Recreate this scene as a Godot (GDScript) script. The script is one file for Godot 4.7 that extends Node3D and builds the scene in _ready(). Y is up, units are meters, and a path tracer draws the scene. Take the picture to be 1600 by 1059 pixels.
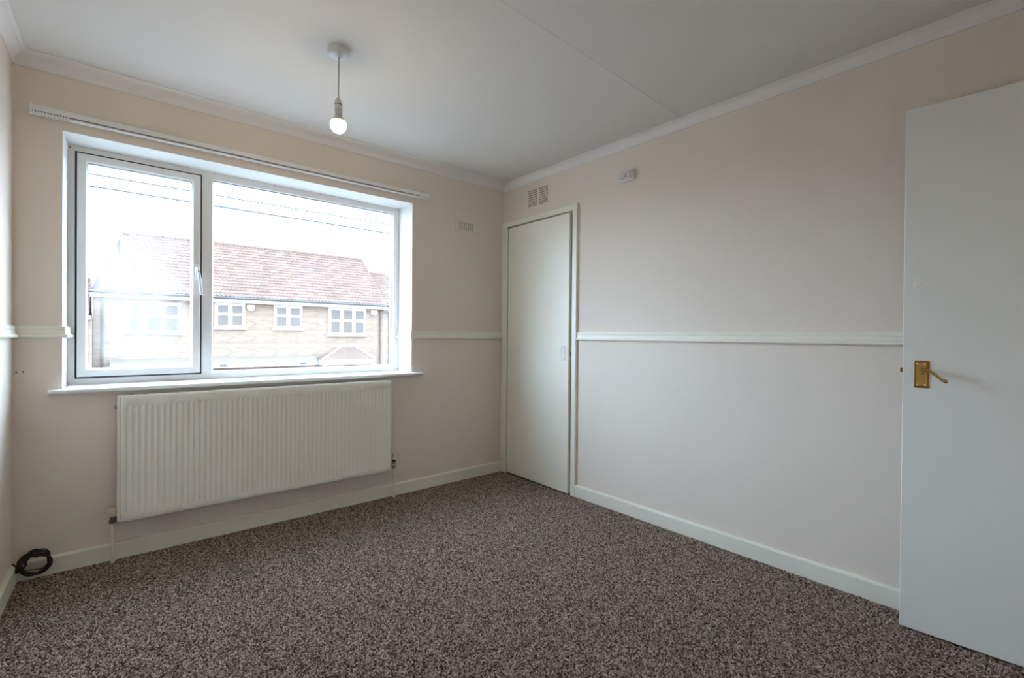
extends Node3D

# ---------------------------------------------------------------- setup values
const ROOM_W := 2.825      # left wall to right wall, along the window wall
const ROOM_L := 3.42       # window wall to back wall
const ROOM_H := 2.358
var mats := {}
var taken := {}
var rng := RandomNumberGenerator.new()

# ---------------------------------------------------------------- materials
func lin(r: float, g: float, b: float) -> Color:
	return Color(r, g, b).linear_to_srgb()

func mat(called: String, c: Color, rough := 0.6, metal := 0.0, spec := 0.5) -> StandardMaterial3D:
	var m := StandardMaterial3D.new()
	m.resource_name = called
	m.albedo_color = c
	m.roughness = rough
	m.metallic = metal
	m.metallic_specular = spec
	mats[called] = m
	return m

func noise_tex(freq: float, sd: int, size := 512, octaves := 3) -> NoiseTexture2D:
	var n := FastNoiseLite.new()
	n.seed = sd
	n.noise_type = FastNoiseLite.TYPE_SIMPLEX_SMOOTH
	n.frequency = freq
	n.fractal_octaves = octaves
	var t := NoiseTexture2D.new()
	t.width = size
	t.height = size
	t.seamless = true
	t.noise = n
	return t

func relief(m: StandardMaterial3D, tex: Texture2D, tiles_per_metre: float, strength: float) -> void:
	m.uv1_triplanar = true
	m.uv1_world_triplanar = true
	m.uv1_scale = Vector3.ONE * tiles_per_metre
	m.normal_enabled = true
	m.normal_scale = strength
	m.normal_texture = tex

func brick_tex() -> ImageTexture:
	# one tile = 0.9 m x 0.6 m, four bricks by eight courses
	var w := 384
	var h := 256
	var im := Image.create(w, h, false, Image.FORMAT_RGB8)
	var r := RandomNumberGenerator.new()
	r.seed = 5
	im.fill(Color(0.69, 0.67, 0.65))
	for row in 8:
		for k in 4:
			var c := Color(0.71, 0.645, 0.58).lerp(Color(0.60, 0.555, 0.51), r.randf())
			var x0 := k * 96 + (48 if row % 2 else 0)
			for xx in range(x0 + 2, x0 + 94):
				for yy in range(row * 32 + 2, row * 32 + 28):
					im.set_pixel(xx % w, yy, c * (1.0 + r.randf_range(-0.05, 0.05)))
	return ImageTexture.create_from_image(im)

func mist_tex() -> ImageTexture:
	# condensation inside the failed double glazing: densest in the middle, clear along the edges
	var w := 256
	var h := 512
	var im := Image.create(w, h, false, Image.FORMAT_RGBA8)
	var n := FastNoiseLite.new()
	n.seed = 11
	n.frequency = 0.012
	n.fractal_octaves = 4
	for y in h:
		for x in w:
			var u := (x + 0.5) / w
			var v := (y + 0.5) / h
			var q := n.get_noise_2d(x * 1.6, y * 0.8)
			var e := smoothstep(0.0, 0.10, u) * smoothstep(1.0, 0.90, u) * smoothstep(1.0, 0.90, v) * smoothstep(0.0, 0.15, v)
			var mid := exp(-pow((u - 0.46) / 0.36, 2.0) - pow((v - 0.62) / 0.30, 2.0))
			var a := clampf(e * (0.032 + 0.14 * mid + 0.06 * q + 0.09 * exp(-pow((u - 0.14) / 0.20, 2.0) - pow((v - 0.47) / 0.16, 2.0))), 0.0, 0.4)
			im.set_pixel(x, y, Color(1, 1, 1, a))
	return ImageTexture.create_from_image(im)

func make_materials() -> void:
	var grain := noise_tex(0.09, 3)
	grain.as_normal_map = true
	grain.bump_strength = 2.0
	var wall := mat("wall paint", lin(0.835, 0.720, 0.615), 0.85, 0.0, 0.3)
	relief(wall, grain, 3.0, 0.25)
	mat("ceiling paint", lin(0.76, 0.70, 0.645), 0.9, 0.0, 0.3)
	mat("coving paint", lin(0.86, 0.79, 0.74), 0.8, 0.0, 0.3)
	mat("reveal paint", lin(0.86, 0.84, 0.80), 0.7, 0.0, 0.3)
	mat("cream gloss", lin(0.88, 0.82, 0.69), 0.35)
	mat("white door", lin(0.86, 0.82, 0.745), 0.4)
	mat("upvc", lin(0.84, 0.80, 0.76), 0.3)
	mat("white plastic", lin(0.82, 0.80, 0.77), 0.4)
	mat("pink white plastic", lin(0.76, 0.70, 0.68), 0.45)
	mat("rubber", lin(0.012, 0.013, 0.016), 0.6)
	mat("dark gap", lin(0.03, 0.026, 0.022), 0.9)
	mat("slot shade", lin(0.16, 0.13, 0.11), 0.9)
	mat("painted recess", lin(0.50, 0.41, 0.34), 0.9)
	mat("dusty slot", lin(0.30, 0.24, 0.20), 0.9)
	mat("joint filler", lin(0.58, 0.53, 0.49), 0.9)
	mat("bright chrome", lin(0.70, 0.70, 0.70), 0.3, 1.0)
	mat("radiator enamel", lin(0.87, 0.82, 0.715), 0.35)
	mat("cream plastic", lin(0.74, 0.66, 0.48), 0.45)
	mat("pipe paint", lin(0.82, 0.75, 0.61), 0.4)
	mat("dull chrome", lin(0.42, 0.42, 0.42), 0.35, 1.0)
	mat("dark metal", lin(0.16, 0.16, 0.17), 0.4, 0.8)
	mat("brass", lin(0.62, 0.40, 0.12), 0.22, 1.0)
	mat("polished screw", lin(0.92, 0.74, 0.42), 0.3, 0.6)
	mat("old brass", lin(0.36, 0.17, 0.05), 0.35, 1.0)
	mat("black cable", lin(0.012, 0.011, 0.012), 0.3)
	mat("grey cable", lin(0.14, 0.12, 0.12), 0.35)
	mat("red brown cable", lin(0.09, 0.022, 0.02), 0.35)
	mat("grey print", lin(0.10, 0.09, 0.09), 0.6)
	mat("flex", lin(0.62, 0.58, 0.52), 0.5)
	var bulb := mat("bulb glow", lin(0.9, 0.85, 0.75), 0.3)
	bulb.emission_enabled = true
	bulb.emission = lin(1.0, 0.80, 0.50)
	bulb.emission_energy_multiplier = 1.6
	mat("carpet backing", lin(0.12, 0.08, 0.062), 1.0, 0.0, 0.1)
	var pile := mat("carpet wool", Color.WHITE, 1.0, 0.0, 0.1)
	pile.vertex_color_use_as_albedo = true
	var glass := mat("glass", Color(1, 1, 1, 0.02), 0.0)
	glass.transparency = BaseMaterial3D.TRANSPARENCY_ALPHA
	var mist := mat("condensation", Color.WHITE, 1.0, 0.0, 0.0)
	mist.transparency = BaseMaterial3D.TRANSPARENCY_ALPHA
	mist.albedo_texture = mist_tex()
	mist.backlight_enabled = true
	mist.backlight = Color(1, 1, 1)
	# outside
	var brick := mat("buff brick", lin(0.385, 0.318, 0.272), 0.9, 0.0, 0.2)
	brick.albedo_texture = brick_tex()
	brick.uv1_triplanar = true
	brick.uv1_world_triplanar = true
	brick.uv1_scale = Vector3(1.0 / 0.9, 1.0 / 0.6, 1.0 / 0.9)
	mat("roof tile", lin(0.101, 0.064, 0.049), 0.85, 0.0, 0.2)
	mat("roof under", lin(0.045, 0.025, 0.022), 0.9, 0.0, 0.2)
	mat("white joinery", lin(0.6, 0.6, 0.6), 0.5)
	mat("gutter grey", lin(0.022, 0.020, 0.018), 0.5)
	mat("brown pipe", lin(0.07, 0.05, 0.04), 0.5)
	mat("far glass", lin(0.062, 0.047, 0.036), 0.15, 0.0, 0.35)
	mat("lead grey", lin(0.115, 0.092, 0.074), 0.6)
	mat("wire", lin(0.03, 0.03, 0.03), 0.7)
	mat("asphalt", lin(0.13, 0.12, 0.11), 0.95, 0.0, 0.2)

# ---------------------------------------------------------------- mesh helpers
func new_st() -> SurfaceTool:
	var st := SurfaceTool.new()
	st.begin(Mesh.PRIMITIVE_TRIANGLES)
	st.set_smooth_group(-1)
	return st

func tri(st: SurfaceTool, a: Vector3, b: Vector3, c: Vector3) -> void:
	# a, b, c counter-clockwise seen from outside
	st.add_vertex(a)
	st.add_vertex(c)
	st.add_vertex(b)

func quad(st: SurfaceTool, a: Vector3, b: Vector3, c: Vector3, d: Vector3) -> void:
	tri(st, a, b, c)
	tri(st, a, c, d)

func box(st: SurfaceTool, lo: Vector3, hi: Vector3, bev := 0.0, xf := Transform3D()) -> void:
	var c := (lo + hi) / 2
	var h := (hi - lo).abs() / 2
	var b := minf(bev, minf(h.x, minf(h.y, h.z)) * 0.9)
	st.set_smooth_group(-1)
	# vertex on the face of axis k at corner s
	var v := func(s: Vector3, k: int) -> Vector3:
		var p := Vector3(h.x - b, h.y - b, h.z - b)
		p[k] = h[k]
		return xf * (c + p * s)
	for k in 3:
		var i := (k + 1) % 3
		var j := (k + 2) % 3
		for sg: float in [-1.0, 1.0]:
			var q := []
			for e in [[-1, -1], [1, -1], [1, 1], [-1, 1]]:
				var s := Vector3.ZERO
				s[k] = sg
				s[i] = e[0]
				s[j] = e[1]
				q.append(v.call(s, k))
			if sg > 0:
				quad(st, q[0], q[1], q[2], q[3])
			else:
				quad(st, q[3], q[2], q[1], q[0])
	if b <= 0.0:
		return
	for k in 3:   # edges along axis k
		var i := (k + 1) % 3
		var j := (k + 2) % 3
		for si: float in [-1.0, 1.0]:
			for sj: float in [-1.0, 1.0]:
				var s0 := Vector3.ZERO
				s0[k] = -1
				s0[i] = si
				s0[j] = sj
				var s1 := s0
				s1[k] = 1
				var p: Array = [v.call(s0, i), v.call(s0, j), v.call(s1, j), v.call(s1, i)]
				if si * sj > 0:
					quad(st, p[0], p[1], p[2], p[3])
				else:
					quad(st, p[3], p[2], p[1], p[0])
	for sx: float in [-1.0, 1.0]:
		for sy: float in [-1.0, 1.0]:
			for sz: float in [-1.0, 1.0]:
				var s := Vector3(sx, sy, sz)
				if sx * sy * sz > 0:
					tri(st, v.call(s, 0), v.call(s, 1), v.call(s, 2))
				else:
					tri(st, v.call(s, 2), v.call(s, 1), v.call(s, 0))

func ccw(pr: PackedVector2Array) -> PackedVector2Array:
	var a := 0.0
	for i in pr.size():
		a += pr[i].cross(pr[(i + 1) % pr.size()])
	if a < 0:
		pr = pr.duplicate()
		pr.reverse()
	return pr

# sweeps a closed profile of (out, up) along a level path; out points to the right hand of the path... n = d x UP
func sweep(st: SurfaceTool, prof: PackedVector2Array, path: Array, dir0 := Vector3.ZERO, dir1 := Vector3.ZERO) -> void:
	var pr := ccw(prof)
	var n := path.size()
	var rings := []
	for i in n:
		var d0: Vector3 = (path[i] - path[i - 1]).normalized() if i > 0 else dir0
		var d1: Vector3 = (path[i + 1] - path[i]).normalized() if i < n - 1 else dir1
		if d0 == Vector3.ZERO:
			d0 = d1
		if d1 == Vector3.ZERO:
			d1 = d0
		var n0 := d0.cross(Vector3.UP)
		var n1 := d1.cross(Vector3.UP)
		var m := (n0 + n1) / (1.0 + n0.dot(n1))
		var ring := []
		for q in pr:
			ring.append(path[i] + m * q.x + Vector3.UP * q.y)
		rings.append(ring)
	st.set_smooth_group(-1)
	var k := pr.size()
	for i in n - 1:
		for j in k:
			var jj := (j + 1) % k
			quad(st, rings[i][j], rings[i + 1][j], rings[i + 1][jj], rings[i][jj])
	var t := Geometry2D.triangulate_polygon(pr)
	for i in range(0, t.size(), 3):
		var abc := [t[i], t[i + 1], t[i + 2]]
		if (pr[abc[1]] - pr[abc[0]]).cross(pr[abc[2]] - pr[abc[0]]) < 0:
			abc.reverse()
		# seen from the end of the path, (out, up) runs mirrored
		tri(st, rings[0][abc[0]], rings[0][abc[1]], rings[0][abc[2]])
		tri(st, rings[n - 1][abc[2]], rings[n - 1][abc[1]], rings[n - 1][abc[0]])

# a mitred rectangular frame in the xy plane; profile of (inset from the outer edge, z)
func ring(st: SurfaceTool, x0: float, x1: float, y0: float, y1: float, prof: PackedVector2Array) -> void:
	var pr := ccw(prof)
	var rows := []
	for c in 4:
		var row := []
		for q in pr:
			var sx := 1.0 if c == 0 or c == 3 else -1.0
			var sy := 1.0 if c < 2 else -1.0
			row.append(Vector3((x0 if sx > 0 else x1) + sx * q.x, (y0 if sy > 0 else y1) + sy * q.x, q.y))
		rows.append(row)
	st.set_smooth_group(-1)
	var k := pr.size()
	for c in 4:
		for j in k:
			var jj := (j + 1) % k
			quad(st, rows[c][j], rows[c][jj], rows[(c + 1) % 4][jj], rows[(c + 1) % 4][j])

# profile of (radius, height) turned about the local y axis
func lathe(st: SurfaceTool, prof: Array, xf := Transform3D(), seg := 24) -> void:
	var g := 1
	for i in prof.size() - 1:
		var a: Vector2 = prof[i]
		var b: Vector2 = prof[i + 1]
		if i > 0 and absf((a - prof[i - 1]).angle_to(b - a)) > 0.6:
			g += 1
		st.set_smooth_group(g)
		for s in seg:
			var t0 := TAU * s / seg
			var t1 := TAU * (s + 1) / seg
			var p := func(q: Vector2, t: float) -> Vector3: return xf * Vector3(cos(t) * q.x, q.y, sin(t) * q.x)
			if a.x < 1e-6:
				tri(st, p.call(a, t0), p.call(b, t0), p.call(b, t1))
			elif b.x < 1e-6:
				tri(st, p.call(a, t0), p.call(b, t0), p.call(a, t1))
			else:
				quad(st, p.call(a, t0), p.call(b, t0), p.call(b, t1), p.call(a, t1))

func tube(st: SurfaceTool, pts: Array, rad: Variant, seg := 10, closed := false) -> void:
	var n := pts.size()
	var rings := []
	var side := Vector3.ZERO
	for i in n:
		var a: Vector3 = pts[(i - 1 + n) % n] if closed or i > 0 else pts[i]
		var b: Vector3 = pts[(i + 1) % n] if closed or i < n - 1 else pts[i]
		var d := (b - a).normalized()
		if side == Vector3.ZERO:
			side = d.cross(Vector3.UP if absf(d.y) < 0.9 else Vector3.RIGHT)
		side = (side - d * side.dot(d)).normalized()
		var up := d.cross(side)
		var r: float = rad[i] if rad is Array else rad
		var row := []
		for s in seg:
			var t := TAU * s / seg
			row.append(pts[i] + (side * cos(t) + up * sin(t)) * r)
		rings.append(row)
	st.set_smooth_group(1)
	for i in (n if closed else n - 1):
		for s in seg:
			var ss := (s + 1) % seg
			var w: Array = rings[(i + 1) % n]
			quad(st, rings[i][s], rings[i][ss], w[ss], w[s])
	if not closed:
		st.set_smooth_group(2)
		for s in seg:
			var ss := (s + 1) % seg
			tri(st, pts[0], rings[0][ss], rings[0][s])
			tri(st, pts[n - 1], rings[n - 1][s], rings[n - 1][ss])

func smooth_path(pts: Array, steps := 6) -> Array:
	var out := []
	for i in pts.size() - 1:
		var p0: Vector3 = pts[maxi(i - 1, 0)]
		var p3: Vector3 = pts[mini(i + 2, pts.size() - 1)]
		for s in steps:
			out.append((pts[i] as Vector3).cubic_interpolate(pts[i + 1], p0, p3, float(s) / steps))
	out.append(pts[-1])
	return out

# ---------------------------------------------------------------- object helpers
func numbered(called: String) -> String:
	var k: int = taken.get(called, 0)
	taken[called] = k + 1
	return called if k == 0 else "%s_%03d" % [called, k]

func tag(o: Node, label: String, category := "", group := "", kind := "") -> Node:
	o.set_meta("label", label)
	if category:
		o.set_meta("category", category)
	if group:
		o.set_meta("group", group)
	if kind:
		o.set_meta("kind", kind)
	return o

func thing(called: String, label: String, category: String, at := Vector3.ZERO, turn := 0.0, kind := "", group := "") -> Node3D:
	var o := Node3D.new()
	o.name = numbered(called)
	add_child(o, true)
	o.position = at
	o.rotation.y = turn
	tag(o, label, category, group, kind)
	return o

func obj(called: String, st: SurfaceTool, m: String, parent: Node = null) -> MeshInstance3D:
	st.generate_normals()
	var o := MeshInstance3D.new()
	o.name = called if parent else numbered(called)
	o.mesh = st.commit()
	o.material_override = mats[m]
	(parent if parent else self).add_child(o, true)
	return o

func bx(called: String, lo: Vector3, hi: Vector3, m: String, parent: Node, bev := 0.002) -> MeshInstance3D:
	var st := new_st()
	box(st, lo, hi, bev)
	return obj(called, st, m, parent)

# ---------------------------------------------------------------- ready
func _ready() -> void:
	rng.seed = 7
	# camera
	var cam := Camera3D.new()
	cam.name = "camera"
	add_child(cam)
	cam.position = Vector3(-2.5033, 1.12, 3.0525)
	cam.rotation = Vector3(-0.0066, -0.7062, 0.0084)
	cam.fov = 70.925
	cam.near = 0.02
	cam.far = 200.0
	cam.current = true
	# sky: even, bright overcast
	var env := Environment.new()
	var sky := Sky.new()
	var sm := ProceduralSkyMaterial.new()
	sm.sky_top_color = lin(0.545, 0.765, 1.02)
	sm.sky_horizon_color = lin(0.58, 0.785, 1.02)
	sm.ground_horizon_color = lin(0.40, 0.40, 0.40)
	sm.ground_bottom_color = lin(0.25, 0.25, 0.25)
	sky.sky_material = sm
	env.background_mode = Environment.BG_SKY
	env.sky = sky
	env.background_energy_multiplier = 7.4
	env.tonemap_mode = Environment.TONE_MAPPER_LINEAR
	env.tonemap_exposure = 2.93
	env.sdfgi_enabled = true
	env.ssao_enabled = true
	env.ssil_enabled = true
	var we := WorldEnvironment.new()
	we.name = "world"
	we.environment = env
	add_child(we)
	make_materials()
	build_shell()
	build_window()
	build_trim()
	build_cupboard_door()
	build_open_door()
	build_radiator()
	build_pendant()
	build_small_things()
	build_carpet()
	build_outside()

func lx(z: float) -> float:      # the left wall leans out a little towards the back
	return -2.822 - 0.03 * z

# ---------------------------------------------------------------- shell
func build_shell() -> void:
	var H := ROOM_H
	var T := 0.3
	# window wall with its opening
	var w := thing("wall_window", "pale beige painted wall with the wide white window in it", "wall", Vector3.ZERO, 0, "structure")
	var st := new_st()
	box(st, Vector3(-3.3, -0.3, -T), Vector3(-2.6605, H + 0.25, 0))
	box(st, Vector3(-0.8425, -0.3, -T), Vector3(0.9, H + 0.25, 0))
	box(st, Vector3(-2.6605, -0.3, -T), Vector3(-0.8425, 0.832, 0))
	box(st, Vector3(-2.6605, 2.0585, -T), Vector3(-0.8425, H + 0.25, 0))
	obj("plaster", st, "wall paint", w)
	st = new_st()     # white plaster lining of the opening, slightly splayed
	for s in 3:
		var p: Array = [[Vector2(-2.6597, -0.0008), Vector2(-2.648, -0.26), Vector2(-2.662, -0.26), Vector2(-2.662, -0.0008)], [Vector2(-0.8433, -0.0008), Vector2(-0.8455, -0.26), Vector2(-0.841, -0.26), Vector2(-0.841, -0.0008)], []][s]
		if s < 2:
			var pts := []
			for yy: float in [0.835, 2.058]:
				for q: Vector2 in p:
					pts.append(Vector3(q.x, yy, q.y))
			for i in 4:
				var j := (i + 1) % 4
				if s == 0:
					quad(st, pts[i], pts[j], pts[4 + j], pts[4 + i])
				else:
					quad(st, pts[4 + i], pts[4 + j], pts[j], pts[i])
		else:
			box(st, Vector3(-2.661, 2.0572, -0.26), Vector3(-0.842, 2.0600, -0.0008))
	obj("reveal", st, "reveal paint", w)
	for h in [Vector3(-2.8086, 0.9388, 0), Vector3(-2.787, 0.9393, 0)]:
		st = new_st()
		lathe(st, [Vector2(0.0, 0.0006), Vector2(0.0028, 0.0012), Vector2(0.0036, 0.0002)], Transform3D(Basis(Vector3.RIGHT, PI / 2), h), 10)
		obj("screw_hole", st, "dark gap", w)
	# right wall with the cupboard recess
	w = thing("wall_right", "long pale wall with a white dado rail, warm above and lilac below", "wall", Vector3.ZERO, 0, "structure")
	st = new_st()
	box(st, Vector3(0, -0.3, 0.0), Vector3(0.15, H + 0.25, 0.05))
	box(st, Vector3(0, -0.3, 0.80), Vector3(0.15, H + 0.25, ROOM_L + 0.15))
	box(st, Vector3(0, 2.02, 0.05), Vector3(0.15, H + 0.25, 0.80))
	obj("plaster", st, "wall paint", w)
	st = new_st()
	box(st, Vector3(0.60, -0.3, 0.0), Vector3(0.68, H, 0.9))
	box(st, Vector3(0.15, -0.3, -0.001), Vector3(0.6, H, 0.05))
	box(st, Vector3(0.15, -0.3, 0.80), Vector3(0.6, H, 0.85))
	box(st, Vector3(0.15, 2.02, 0.05), Vector3(0.6, H, 0.80))
	box(st, Vector3(0.0, -0.1, 0.05), Vector3(0.6, -0.002, 0.80))
	obj("cupboard_inside", st, "wall paint", w)
	# left wall, a touch out of square
	st = new_st()
	var a0 := lx(-0.0)
	var a1 := lx(ROOM_L + 0.15)
	var q := [Vector3(a0, 0, 0), Vector3(a1, 0, ROOM_L + 0.15), Vector3(a1 - 0.2, 0, ROOM_L + 0.15), Vector3(a0 - 0.2, 0, 0)]
	prism(st, q, -0.3, H + 0.25)
	tag(obj("wall_left", st, "wall paint"), "narrow strip of wall at the far left beside the window", "wall", "", "structure")
	# back wall with the doorway, and a closed landing behind it
	w = thing("wall_back", "plain painted wall behind the viewer with the doorway", "wall", Vector3.ZERO, 0, "structure")
	st = new_st()
	box(st, Vector3(-3.2, -0.3, ROOM_L), Vector3(-0.90, H + 0.25, ROOM_L + 0.12))
	box(st, Vector3(-0.075, -0.3, ROOM_L), Vector3(0.15, H + 0.25, ROOM_L + 0.12))
	box(st, Vector3(-0.90, 2.02, ROOM_L), Vector3(-0.075, H + 0.25, ROOM_L + 0.12))
	obj("plaster", st, "wall paint", w)
	st = new_st()
	var z0 := ROOM_L + 0.12
	box(st, Vector3(-1.6, -0.3, z0 + 1.1), Vector3(0.5, H + 0.2, z0 + 1.2))
	box(st, Vector3(-1.7, -0.3, z0), Vector3(-1.6, H + 0.2, z0 + 1.2))
	box(st, Vector3(0.4, -0.3, z0), Vector3(0.5, H + 0.2, z0 + 1.2))
	box(st, Vector3(-1.7, H, z0), Vector3(0.5, H + 0.2, z0 + 1.2))
	box(st, Vector3(-1.7, -0.3, z0), Vector3(0.5, -0.001, z0 + 1.2))
	obj("landing", st, "wall paint", w)
	# ceiling and the faint board joint across it
	var c := thing("ceiling", "smooth white painted ceiling with one faint board joint", "ceiling", Vector3.ZERO, 0, "structure")
	bx("plaster", Vector3(-3.15, H, -0.02), Vector3(0.1, H + 0.2, ROOM_L + 0.05), "ceiling paint", c, 0.0)
	st = new_st()
	var jt := []
	for i in 30:
		var t := i / 29.0
		jt.append(Vector3(lerpf(-2.2, -0.05, t), H + 0.0012, lerpf(1.709, 1.6216, t) + 0.0012 * sin(t * 37.0) + 0.0008 * sin(t * 91.0)))
	tube(st, jt, 0.0019, 6)
	obj("board_joint", st, "joint filler", c)

func prism(st: SurfaceTool, base: Array, y0: float, y1: float) -> void:
	# base: level polygon, clockwise seen from above
	st.set_smooth_group(-1)
	var poly := PackedVector2Array()
	for p: Vector3 in base:
		poly.append(Vector2(p.x, -p.z))
	var flip := 0.0
	for i in poly.size():
		flip += poly[i].cross(poly[(i + 1) % poly.size()])
	if flip < 0:
		base = base.duplicate()
		base.reverse()
		poly.reverse()
	var n := base.size()
	for i in n:
		var a: Vector3 = base[i]
		var b: Vector3 = base[(i + 1) % n]
		quad(st, Vector3(a.x, y0, a.z), Vector3(b.x, y0, b.z), Vector3(b.x, y1, b.z), Vector3(a.x, y1, a.z))
	var t := Geometry2D.triangulate_polygon(poly)
	for i in range(0, t.size(), 3):
		var k := [t[i], t[i + 1], t[i + 2]]
		if (poly[k[1]] - poly[k[0]]).cross(poly[k[2]] - poly[k[0]]) < 0:
			k.reverse()
		var p := []
		for j in k:
			p.append(base[j])
		tri(st, Vector3(p[0].x, y1, p[0].z), Vector3(p[1].x, y1, p[1].z), Vector3(p[2].x, y1, p[2].z))
		tri(st, Vector3(p[2].x, y0, p[2].z), Vector3(p[1].x, y0, p[1].z), Vector3(p[0].x, y0, p[0].z))

# ---------------------------------------------------------------- window
func build_window() -> void:
	var w := thing("window_1", "wide white double glazed window, opening sash left and fixed pane right", "window", Vector3(-1.745, 0.857, -0.2), 0, "structure")
	var off := -w.position
	var shift := func(o: MeshInstance3D) -> MeshInstance3D:
		o.position = off
		return o
	var zf := -0.20
	# outer frame
	var st := new_st()
	ring(st, -2.660, -0.838, 0.845, 2.066, PackedVector2Array([Vector2(0, zf - 0.06), Vector2(0, zf - 0.002), Vector2(0.002, zf), Vector2(0.047, zf), Vector2(0.050, zf - 0.004), Vector2(0.050, zf - 0.06)]))
	shift.call(obj("frame", st, "upvc", w))
	st = new_st()
	box(st, Vector3(-2.094, 0.893, zf - 0.06), Vector3(-2.034, 2.018, zf), 0.002)
	shift.call(obj("mullion", st, "upvc", w))
	# glazing bead of the fixed pane, its dark seal, and the pane
	st = new_st()
	ring(st, -2.036, -0.882, 0.889, 2.026, PackedVector2Array([Vector2(0, zf - 0.03), Vector2(0, zf - 0.002), Vector2(0.003, zf - 0.001), Vector2(0.010, zf - 0.014), Vector2(0.010, zf - 0.03)]))
	shift.call(obj("bead", st, "upvc", w))
	st = new_st()
	ring(st, -2.027, -0.891, 0.898, 2.017, PackedVector2Array([Vector2(0, zf - 0.03), Vector2(0, zf - 0.016), Vector2(0.0028, zf - 0.018), Vector2(0.0028, zf - 0.03)]))
	shift.call(obj("seal", st, "grey cable", w))
	st = new_st()
	box(st, Vector3(-2.030, 0.892, zf - 0.032), Vector3(-0.888, 2.021, zf - 0.026))
	var fp: MeshInstance3D = shift.call(obj("pane", st, "glass", w))
	fp.set_meta("label", "large clear fixed pane")
	# opening sash
	st = new_st()
	var zs := zf + 0.014
	ring(st, -2.6165, -2.0935, 0.8935, 2.0225, PackedVector2Array([Vector2(0, zf - 0.05), Vector2(0, zs - 0.003), Vector2(0.003, zs), Vector2(0.033, zs), Vector2(0.041, zs - 0.010), Vector2(0.041, zf - 0.05)]))
	var sash: MeshInstance3D = shift.call(obj("sash", st, "upvc", w))
	st = new_st()
	ring(st, -2.6250, -2.0850, 0.8850, 2.0310, PackedVector2Array([Vector2(0, zf - 0.001), Vector2(0.001, zf + 0.004), Vector2(0.0095, zf + 0.004), Vector2(0.0095, zf - 0.001)]))
	var gk := obj("seal", st, "rubber", sash)
	gk.set_meta("label", "black rubber seal round the sash")
	st = new_st()
	ring(st, -2.577, -2.133, 0.933, 1.983, PackedVector2Array([Vector2(0, zs - 0.03), Vector2(0, zs - 0.011), Vector2(0.0025, zs - 0.013), Vector2(0.0025, zs - 0.03)]))
	obj("seal", st, "grey cable", sash)
	st = new_st()
	box(st, Vector3(-2.579, 0.931, zs - 0.034), Vector3(-2.131, 1.985, zs - 0.030))
	obj("pane", st, "glass", sash)
	var pm := PlaneMesh.new()
	pm.size = Vector2(0.444, 1.050)
	pm.orientation = PlaneMesh.FACE_Z
	var mist := MeshInstance3D.new()
	mist.name = "condensation"
	mist.mesh = pm
	mist.material_override = mats["condensation"]
	mist.position = Vector3(-2.355, 1.458, zs - 0.036)
	mist.set_meta("kind", "stuff")
	sash.add_child(mist)
	# espagnolette handle on the right stile
	st = new_st()
	box(st, Vector3(-2.121, 1.425, zs), Vector3(-2.101, 1.515, zs + 0.008), 0.003)
	obj("handle_plate", st, "white plastic", sash)
	st = new_st()
	tube(st, smooth_path([Vector3(-2.111, 1.487, zs + 0.004), Vector3(-2.110, 1.487, zs + 0.026), Vector3(-2.107, 1.470, zs + 0.036), Vector3(-2.100, 1.420, zs + 0.036), Vector3(-2.093, 1.352, zs + 0.034), Vector3(-2.092, 1.338, zs + 0.032)]), 0.0075, 10)
	obj("handle", st, "white plastic", sash)
	st = new_st()
	lathe(st, [Vector2(0, 0.004), Vector2(0.004, 0.003), Vector2(0.0045, 0)], Transform3D(Basis(Vector3.RIGHT, PI / 2), Vector3(-2.106, 1.470, zs + 0.0425)), 10)
	obj("handle_lock", st, "dark metal", sash)
	# fixing holes along the head of the frame
	for p in [Vector3(-2.642, 2.044, zf), Vector3(-1.42, 2.049, zf), Vector3(-1.70, 2.047, zf), Vector3(-0.853, 2.046, zf)]:
		st = new_st()
		lathe(st, [Vector2(0, 0.0012), Vector2(0.003, 0.001), Vector2(0.0035, 0)], Transform3D(Basis(Vector3.RIGHT, PI / 2), p), 8)
		shift.call(obj("screw", st, "dark metal", w))

# ---------------------------------------------------------------- trim
func arc(cx: float, cy: float, r: float, a0: float, a1: float, n: int) -> Array:
	var out := []
	for i in n + 1:
		var t := deg_to_rad(lerpf(a0, a1, float(i) / n))
		out.append(Vector2(cx + r * cos(t), cy + r * sin(t)))
	return out

func dado_profile() -> PackedVector2Array:
	# (out, up) about the foot of the rail
	var p := [Vector2(-0.001, 0.0), Vector2(0.014, 0.0)]
	p.append_array(arc(0.014, 0.008, 0.008, -90, 70, 6))
	p.append_array([Vector2(0.0135, 0.0175), Vector2(0.0135, 0.021)])
	p.append_array(arc(0.0265, 0.033, 0.016, 205, 150, 5))
	p.append_array([Vector2(0.0105, 0.046), Vector2(0.0105, 0.052), Vector2(0.006, 0.055), Vector2(-0.001, 0.055)])
	return PackedVector2Array(p)

func skirting_profile(h := 0.086) -> PackedVector2Array:
	return PackedVector2Array([Vector2(-0.001, 0), Vector2(0.018, 0), Vector2(0.018, h - 0.009), Vector2(0.016, h - 0.004), Vector2(0.011, h - 0.001), Vector2(-0.001, h)])

func coving_profile(px: float, py: float) -> PackedVector2Array:
	# coved plaster between wall and ceiling, (out, up) measured from the ceiling corner
	var p := [Vector2(-0.001, 0.001), Vector2(-0.001, -py), Vector2(0.006, -py)]
	for i in 9:
		var t := i / 8.0 * PI / 2
		p.append(Vector2(0.007 + (px - 0.016) * (1.0 - cos(t)), -py + 0.004 + (py - 0.010) * sin(t)))
	p.append_array([Vector2(px - 0.006, -0.004), Vector2(px, -0.003), Vector2(px, 0.001)])
	return PackedVector2Array(p)

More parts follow.
